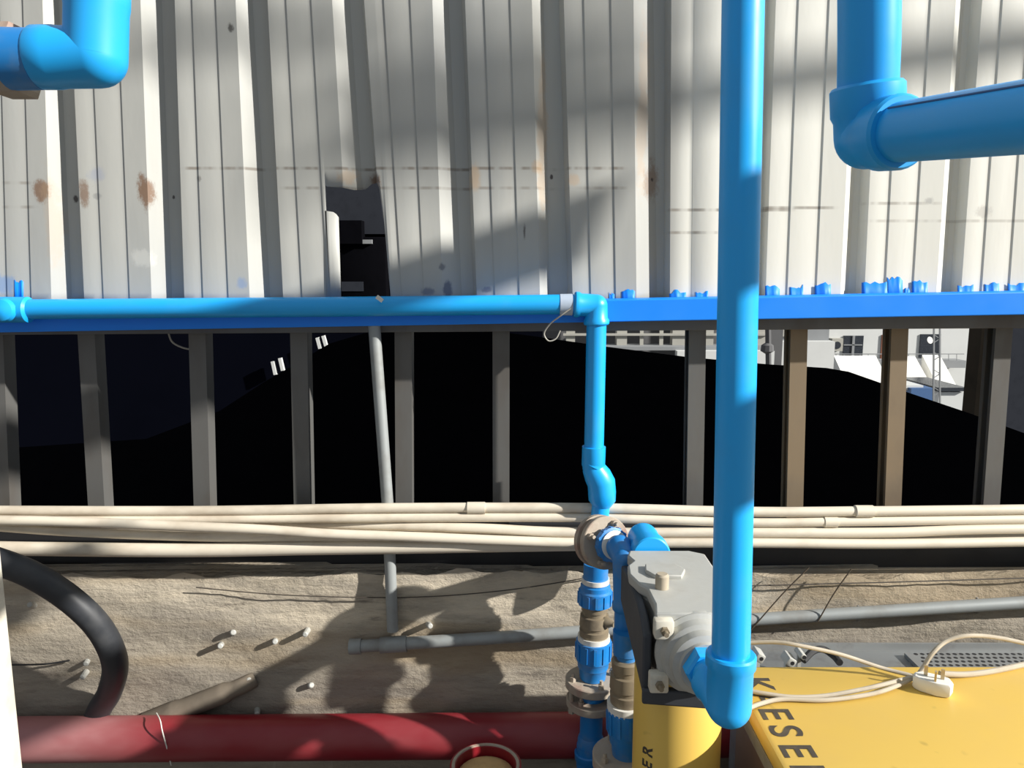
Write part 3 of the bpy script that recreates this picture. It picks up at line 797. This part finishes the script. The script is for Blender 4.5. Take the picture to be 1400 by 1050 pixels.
# ------------------------------------------------------------------ grey tray and grille behind the compressor
mb = MB(); mb.box((1.15, 1.70, .595), (1.3, .22, .012), bev=.003); mb.box((1.15, 1.808, .608), (1.3, .006, .03)); mb.box((1.15, 1.70, .30), (1.2, .17, .58))
tag(mb.build('metal_tray', M['steel'], smooth=30), 'grey sheet metal tray between the yellow lid and the concrete wall', 'tray')
root = thing('perforated_grille', at(1345, 893, 1.68), 'dark perforated grille lying under the looped cord at the right edge', 'grille')
mb = MB(); g0 = at(1284, 905, 1.64)
mb.box((g0.x + .22, 1.715, .607), (.45, .13, .010)); mb.build('plate', M['steel'], root)
mb = MB()
for i in range(26):
    for j in range(7):
        mb.lathe((g0.x + .02 + i * .016 + (j % 2) * .008, 1.665 + j * .018, .6118), (0, 0, 1), ((0, .0052), (.0006, .0052)), 8)
mb.build('perforations', M['black'], root)
for (px, py, lab) in ((1036, 895, 'pale square steel stub on the tray, closest to the blue pipe'), (1078, 901, 'pale square steel stub on the tray with a dark bore, second from the blue pipe'), (1094, 893, 'small pale steel stub on the tray, third from the blue pipe')):
    q = at(px, py, 1.65); s = .017 if px != 1094 else .011
    mb = MB(); mb.box((q.x, 1.65, q.z), (s * 1.2, .04, s * 1.2), rot=Matrix.Rotation(.5, 3, 'Y'), bev=.003); mb.bar((q.x, 1.655, .598), (q.x, 1.655, q.z), s * .7, s * .7)
    o = mb.build('steel_stub', M['cast']); tag(o, lab, 'stub', 'steel stubs on the tray')
    m2 = MB(); m2.lathe((q.x + .002, 1.6305, q.z), (0, -1, 0), ((0, .005), (.0006, .005)), 10); m2.build('bore', M['black'], o)
mb = MB(); mb.tube(spline([at(1098, 903, 1.64), at(1112, 890, 1.66), at(1126, 888, 1.68), at(1140, 897, 1.66), at(1148, 906, 1.63)], 6), .008, 10)
tag(mb.build('black_strap', M['black']), 'short black strap curled on the grey tray behind the yellow lid', 'strap')

# ------------------------------------------------------------------ red pipe, stub, hose, white upright
mb = MB(); mb.tube([at(-140, 1013, 1.932), at(30, 1011, 1.932), at(400, 1008, 1.932), at(780, 1005, 1.932), at(1060, 1003, 1.932)], sz(30.5, 1005, 1.932) * .97, 36)
tag(mb.build('red_pipe', M['red']), 'thick dark red pipe lying along the foot of the concrete wall', 'pipe')
mb = MB(); yq = 1.875
mb.tube(spline([at(214, 975, 1.92), at(219, 985, 1.885), at(222, 1000, 1.872), at(228, 1022, 1.874), at(234, 1046, 1.89)], 6), .0016, 8)
tag(mb.build('white_string', M['white_ring']), 'thin white string draped over the red pipe', 'string')
root = thing('red_pipe_stub', at(665, 1050, 1.62), 'open red pipe stub with a chipped rim below the red pipe', 'pipe')
q = at(664, 1045, 1.62); rr = sz(49, 1040, 1.62)
mb = MB(); mb.lathe((q.x, 1.62, 0), (0, 0, 1), ((0, rr * .9), (q.z - .03, rr * .9), (q.z - .028, rr), (q.z, rr), (q.z + .001, rr * .93), (q.z - .002, rr * .84), (q.z - .07, rr * .82)), 40, cap=False); mb.build('pipe', M['red'], root)
mb = MB(); mb.lathe((q.x, 1.62, q.z - .001), (0, 0, 1), ((0, rr * .86), (.003, rr * .87), (.0035, rr * .93), (.001, rr * .96)), 40, cap=False); mb.build('rim', M['flange'], root)
mb = MB(); mb.lathe((q.x, 1.62, q.z - .035), (0, 0, 1), ((0, rr * .82), (.012, rr * .78), (.03, rr * .4), (.034, 0)), 32); mb.build('fill', M['sediment'], root)

mb = MB(); HR = sz(17.5, 880, 1.80)
mb.tube(spline([at(-90, 742, 1.74), at(-20, 762, 1.76), at(42, 785, 1.78), at(97, 820, 1.81), at(137, 860, 1.84), at(157, 905, 1.875), at(151, 943, 1.93), at(137, 968, 1.966), at(127, 990, 1.969)], 8), HR, 22)
tag(mb.build('black_hose', M['rubber']), 'thick black rubber hose curving down in front of the concrete wall', 'hose')
mb = MB(); mb.tube(spline([at(200, 990, 1.985), at(235, 976, 1.985), at(285, 956, 1.988), at(330, 938, 1.992), at(348, 928, 2.01)], 6), [sz(16, 960, 2)] * 8 + [sz(14, 960, 2)] * 8 + [sz(11, 960, 2)] * 9, 16)
tag(mb.build('dark_drain_pipe', M['drain']), 'dusty dark pipe slanting out of the concrete just above the red pipe', 'pipe')
q = at(4, 770, 1.18)
mb = MB(); mb.box((q.x - .05, 1.14, (at(0, 738, 1.1).z) / 2), (.1, .08, at(0, 738, 1.1).z), bev=.006); mb.box((q.x - .05, 1.14, .22), (.106, .09, .44), bev=.004)
tag(mb.build('white_upright', M['cream'], smooth=30), 'white square upright at the lower left edge of the frame', 'post')

# studs in the concrete
STUDS = [(318, 868, 'steel stud in the concrete, upper one of a close pair'), (301, 883, 'steel stud in the concrete, lower one of a close pair'), (375, 878, 'steel stud in the concrete midway between the close pair and the conduit end'),
         (420, 863, 'steel stud in the concrete just up and left of the grey conduit end'), (338, 931, 'steel stud in the concrete at the mouth of the dusty dark pipe'), (422, 940, 'steel stud in the concrete, lone one low right of the dusty dark pipe'),
         (350, 970, 'steel stud in the concrete right above the red pipe'), (118, 903, 'steel stud in the concrete inside the hose curve, upper of two'), (116, 920, 'steel stud in the concrete inside the hose curve, lower of two'),
         (44, 830, 'steel stud in the concrete high inside the hose curve'), (584, 855, 'steel stud in the concrete just right of the leaning grey conduit'), (716, 868, 'steel stud in the concrete above the sloping conduit near the valves')]
rnd = random.Random(11)
for px, py, lab in STUDS:
    q = at(px, py, 2.0); mb = MB(); L = rnd.uniform(.018, .034); d = Vector((rnd.uniform(0, .5), -1, rnd.uniform(-.1, .6)))
    mb.lathe(q + Vector((0, .012, 0)) - d.normalized() * .0, d, ((0, .0085), (L + .01, .0075), (L + .012, .005)), 10)
    tag(mb.build('steel_stud', M['cast']), lab, 'stud', 'steel studs in the concrete')

# wires on the wall
def wire(pts, Y, r, lab, mat='wire', name='wire'):
    mb = MB(); mb.tube(spline([at(px, py, Y) for px, py in pts], 6), r, 8)
    return tag(mb.build(name, M[mat]), lab, 'wire')
wire([(268, 803), (330, 809), (400, 814), (510, 817), (600, 815), (700, 806), (810, 789)], 1.990, .0016, 'thin dark wire strung across the concrete left of the valves')
wire([(1020, 801), (1100, 799), (1250, 795), (1440, 789)], 1.990, .0018, 'thin dark wire strung level on the concrete right of the blue pipe')
wire([(1106, 776), (1070, 812), (1026, 862)], 1.9605, .0018, 'slanting brown strand standing for a wire shadow nearest the tall blue pipe, over the conduit', 'brown_col')  # this and the next are thin tubes modelled for wire shadows
wire([(1164, 778), (1140, 812), (1118, 850)], 1.9605, .0018, 'slanting brown strand standing for a wire shadow farther from the blue pipe, over the conduit', 'brown_col')
wire([(14, 909), (60, 908), (95, 903)], 1.990, .0025, 'short black wire end on the concrete inside the hose curve', 'black')
wire([(230, 455), (236, 468), (252, 476), (268, 478)], 2.10, .0025, 'short pale wire drooping behind the second whole post', 'wire_grey')
mb = MB(); mb.bar(at(519, 398, 1.95), at(527, 404, 1.95), .010, .004)
o = mb.build('white_tag', M['white_ring']); tag(o, 'tiny white scrap on the blue pipe below the torn hole', 'scrap')
o.location.y -= .045
o.location.z -= .012

# ------------------------------------------------------------------ beyond the wall
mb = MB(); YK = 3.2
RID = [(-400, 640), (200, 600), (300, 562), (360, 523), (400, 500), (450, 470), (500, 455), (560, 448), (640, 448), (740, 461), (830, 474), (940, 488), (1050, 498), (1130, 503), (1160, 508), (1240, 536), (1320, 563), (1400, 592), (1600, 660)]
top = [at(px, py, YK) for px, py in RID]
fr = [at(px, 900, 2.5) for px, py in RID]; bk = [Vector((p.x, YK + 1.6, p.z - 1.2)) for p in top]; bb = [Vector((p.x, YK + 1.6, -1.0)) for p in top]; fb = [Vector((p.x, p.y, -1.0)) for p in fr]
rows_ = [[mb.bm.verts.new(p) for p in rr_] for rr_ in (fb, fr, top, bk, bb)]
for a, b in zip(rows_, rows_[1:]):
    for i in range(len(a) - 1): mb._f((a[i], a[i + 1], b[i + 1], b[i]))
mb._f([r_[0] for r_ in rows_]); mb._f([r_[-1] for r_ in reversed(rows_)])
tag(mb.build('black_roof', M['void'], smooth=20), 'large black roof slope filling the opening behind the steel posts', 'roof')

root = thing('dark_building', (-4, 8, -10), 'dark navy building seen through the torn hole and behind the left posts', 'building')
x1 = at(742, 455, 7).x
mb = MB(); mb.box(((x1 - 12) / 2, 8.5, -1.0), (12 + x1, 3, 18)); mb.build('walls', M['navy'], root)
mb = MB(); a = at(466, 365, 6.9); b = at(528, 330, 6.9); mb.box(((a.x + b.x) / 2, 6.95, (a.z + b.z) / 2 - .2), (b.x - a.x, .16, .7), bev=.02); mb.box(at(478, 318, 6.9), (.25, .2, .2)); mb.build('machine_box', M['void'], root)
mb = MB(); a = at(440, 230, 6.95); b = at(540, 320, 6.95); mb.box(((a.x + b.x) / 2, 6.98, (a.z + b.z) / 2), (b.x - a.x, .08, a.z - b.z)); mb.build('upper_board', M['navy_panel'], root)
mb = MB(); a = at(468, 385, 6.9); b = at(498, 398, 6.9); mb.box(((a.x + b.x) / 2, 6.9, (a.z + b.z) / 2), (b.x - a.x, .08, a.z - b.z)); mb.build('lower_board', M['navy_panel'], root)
for (x, y, h) in ((375, 503, 18), (385, 498, 17), (436, 469, 15), (444, 466, 14)):
    mb = MB(); mb.bar(at(x - 2, y - h / 2, 6.9), at(x + 2, y + h / 2, 6.9), .028, .04); mb.build('pale_strip', M['far_white'], root)
mb = MB(); mb.box(at(502, 330.5, 6.85), (.09, .03, .035)); mb.build('lamp_slot', M['far_grey'], root)

# far buildings through the gap at the right
mb = MB(); mb.box((0, 70, -10.1), (300, 150, .2)); struct(mb.build('ground_far', M['ground']))
YH = 50.0
def fbox(name, mat, root, x0, y0, x1, y1, Y=YH, depth=1.0, bev=0):
    a, b = at(x0, y0, Y), at(x1, y1, Y)
    m = MB(); m.box(((a.x + b.x) / 2, Y + depth / 2, (a.z + b.z) / 2), (abs(b.x - a.x), depth, abs(a.z - b.z)))
    return m.build(name, M[mat], root)
root = thing('white_building', at(1220, 640, YH), 'far white building with dark windows and a brown door', 'building')
fbox('walls', 'far_white', root, 1130, 380, 1312, 700, depth=8)
fbox('balcony', 'far_grey', root, 1128, 493, 1320, 503, YH - 1.2, 1.2)
wn = fbox('window', 'far_glass', root, 1154, 459, 1179, 489, YH - .08, .1)
fbox('window_bar', 'far_grey', wn, 1166, 459, 1167.3, 489, YH - .14, .06); fbox('window_bar', 'far_grey', wn, 1154, 471, 1179, 472.3, YH - .14, .06)
fbox('window', 'far_glass', root, 1259, 457, 1284, 489, YH - .08, .1)
fbox('door', 'far_brown', root, 1206, 458, 1219, 494, YH - .08, .1)
o = fbox('air_conditioner', 'far_pale', root, 1138, 463, 1152, 480, YH - .5, .5)
q = at(1144.5, 472, YH - .5); m = MB(); m.lathe(q, (0, -1, 0), ((0, .24), (.03, .24)), 18); m.build('fan', M['far_glass'], o)
m = MB()
for k in range(17):
    x = 1132 + k * 11; m.bar(at(x, 484, YH - 1.15), at(x, 494, YH - 1.15), .03, .03)
m.bar(at(1130, 484, YH - 1.15), at(1318, 484, YH - 1.15), .05, .05); m.build('railing', M['far_grey'], root)
for k, (x0, x1, y0, y1, lab) in enumerate(((1160, 1218, 503, 527, 'far white awning left of the brown grey post, under the balcony'), (1238, 1274, 504, 528, 'far white awning striped by a shadow line, left of the pylon'), (1286, 1309, 502, 530, 'far white awning block right of the pylon'))):
    Y = 46; a, b = at(x0, y0, Y), at(x1, y1, Y)
    mb = MB(); mb.prism([(a.x, Y + 2.2, a.z + .5), (a.x, Y, b.z), (a.x, Y + 2.2, b.z)], (b.x - a.x, 0, 0)); mb.bar((a.x + .1, Y + .2, b.z), (a.x + .1, Y + .2, -10), .08, .08); mb.bar((b.x - .1, Y + .2, b.z), (b.x - .1, Y + .2, -10), .08, .08)
    tag(mb.build('awning', M['awning'], smooth=20), lab, 'awning', 'far white awnings')
root = thing('white_shed', at(1300, 700, 40), 'low far white shed with a blue end right of the pylon', 'shed')
fbox('walls', 'far_white', root, 1284, 536, 1322, 700, 40, 4); fbox('roof_edge', 'far_glass', root, 1282, 530, 1322, 535, 39.8, 4)
root = thing('parked_truck', at(1255, 600, 36), 'far blue and white vehicle showing above the black roof', 'vehicle')
fbox('body', 'far_blue', root, 1246, 531, 1272, 600, 36, 2); fbox('roof', 'far_white', root, 1238, 527, 1262, 534, 36.3, 1.5)
root = thing('lattice_pylon', at(1279, 650, 34), 'thin grey lattice pylon in front of the far white building', 'pylon')
for x in (1275, 1285):
    m = MB(); m.bar(at(x + 2 if x < 1280 else x, 430, 34), at(x, 700, 34), .06, .06); m.build('upright', M['far_grey'], root)
for k in range(12):
    m = MB(); y = 445 + k * 12; m.bar(at(1276, y, 34), at(1285, y + (6 if k % 2 else -6), 34), .03, .03)
    m.build('brace', M['far_grey'], root)
m = MB(); m.lathe(at(1270, 465.5, 33.9), (0.3, -1, 0.3), ((0, .05), (.05, .16), (.07, .15)), 16); m.build('dish', M['awning'], root)

root = thing('grey_balcony_building', at(900, 600, 30), 'dim grey building front with pale columns just right of the blue drop pipe', 'building')
fbox('walls', 'far_dim', root, 735, 380, 1062, 620, 31.5, 5)
for x0, x1 in ((775, 786), (845, 857), (922, 942), (961, 975), (1032, 1047)): fbox('column', 'far_pale', root, x0, 380, x1, 476, 30, .5)
for x in (878, 905): fbox('bar', 'far_pale', root, x - 1.5, 400, x + 1.5, 475, 30, .1)
fbox('rail', 'far_pale', root, 770, 456, 1050, 459, 29.9, .1)
fbox('pale_wall', 'far_white', root, 926, 480, 1052, 620, 29, .4)
fbox('slab', 'far_grey', root, 740, 474, 1054, 479, 29.4, 1.2)
root = thing('white_hut', at(1095, 620, 38), 'far plain white hut between two posts right of the tall blue pipe', 'hut')
fbox('walls', 'far_white', root, 1056, 467, 1131, 640, 38, 3)
fbox('upper_storey', 'far_grey', root, 1048, 380, 1133, 466, 38.6, 3); fbox('shutter', 'far_pale', root, 1060, 445, 1082, 460, 38.5, .1)
m = MB(); m.tube([at(1050, 445, 26), at(1052, 600, 26)], .10, 8); m.lathe(at(1049, 476, 26), (0, 0, 1), ((-.2, .05), (-.1, .22), (.1, .2), (.2, .05)), 10)
tag(m.build('lamp_pole', M['far_dim']), 'dark thin pole with a swelling beside the far white hut', 'pole')
q = at(1337, 500, 4.4)
mb = MB(); mb.box((q.x, 4.36, 0), (.115, .12, 6)); tag(mb.build('brown_column', M['brown_col']), 'brown square column beyond the posts near the right edge', 'column')
mb = MB(); a = at(1350, 500, 6.7); mb.box((a.x + 1.6, 6.6, -2), (3.2, .2, 10)); tag(mb.build('dark_wall', M['navy_panel']), 'dark blue grey wall behind the post nearest the right edge', 'wall')

# ------------------------------------------------------------------ unseen bars added overhead and to the right
# (out of the picture, they shade the wall)
def shade_bar(n, a, b, k, wpx, dep=.05):
    """unseen added member whose shade falls from a to b on the sheet wall; k is its distance towards the sun"""
    p, q = at(*a, PW) + SUN * k, at(*b, PW) + SUN * k
    d = (q - p).normalized(); side = d.cross(SUN).normalized()
    m = MB(); m.bar(p, q, sz(wpx, a[1], PW), dep, up=SUN)
    return struct(m.build('trim_%d' % n, M['shade_bar_steel'], smooth=20))
shade_bar(3, (60, 575), (795, 312), 3.4, 80)
shade_bar(4, (730, 165), (1500, 40), 6.0, 46)
shade_bar(5, (190, 52), (480, 34), 7.0, 30)
for i, (a, b) in enumerate((((440, 90), (900, 20)), ((440, 165), (900, 95)), ((430, 225), (900, 165)))):
    shade_bar(6 + i, a, b, 11.0, 42)
for i, (ya, yb_) in enumerate(((250, 402), (552, 690))):  # unseen boards added to shade two stretches of the tall blue pipe
    p, q = at(1010, ya, 1.155), at(1010, yb_, 1.155)
    c = (p + q) / 2 + SUN * 1.5
    m = MB(); m.box(c, (.04, .42, abs(p.z - q.z) * .95), rot=Matrix.Rotation(-.25, 3, 'X'))
    struct(m.build('trim_%d' % (9 + i), M['shade_bar_steel'], smooth=20))
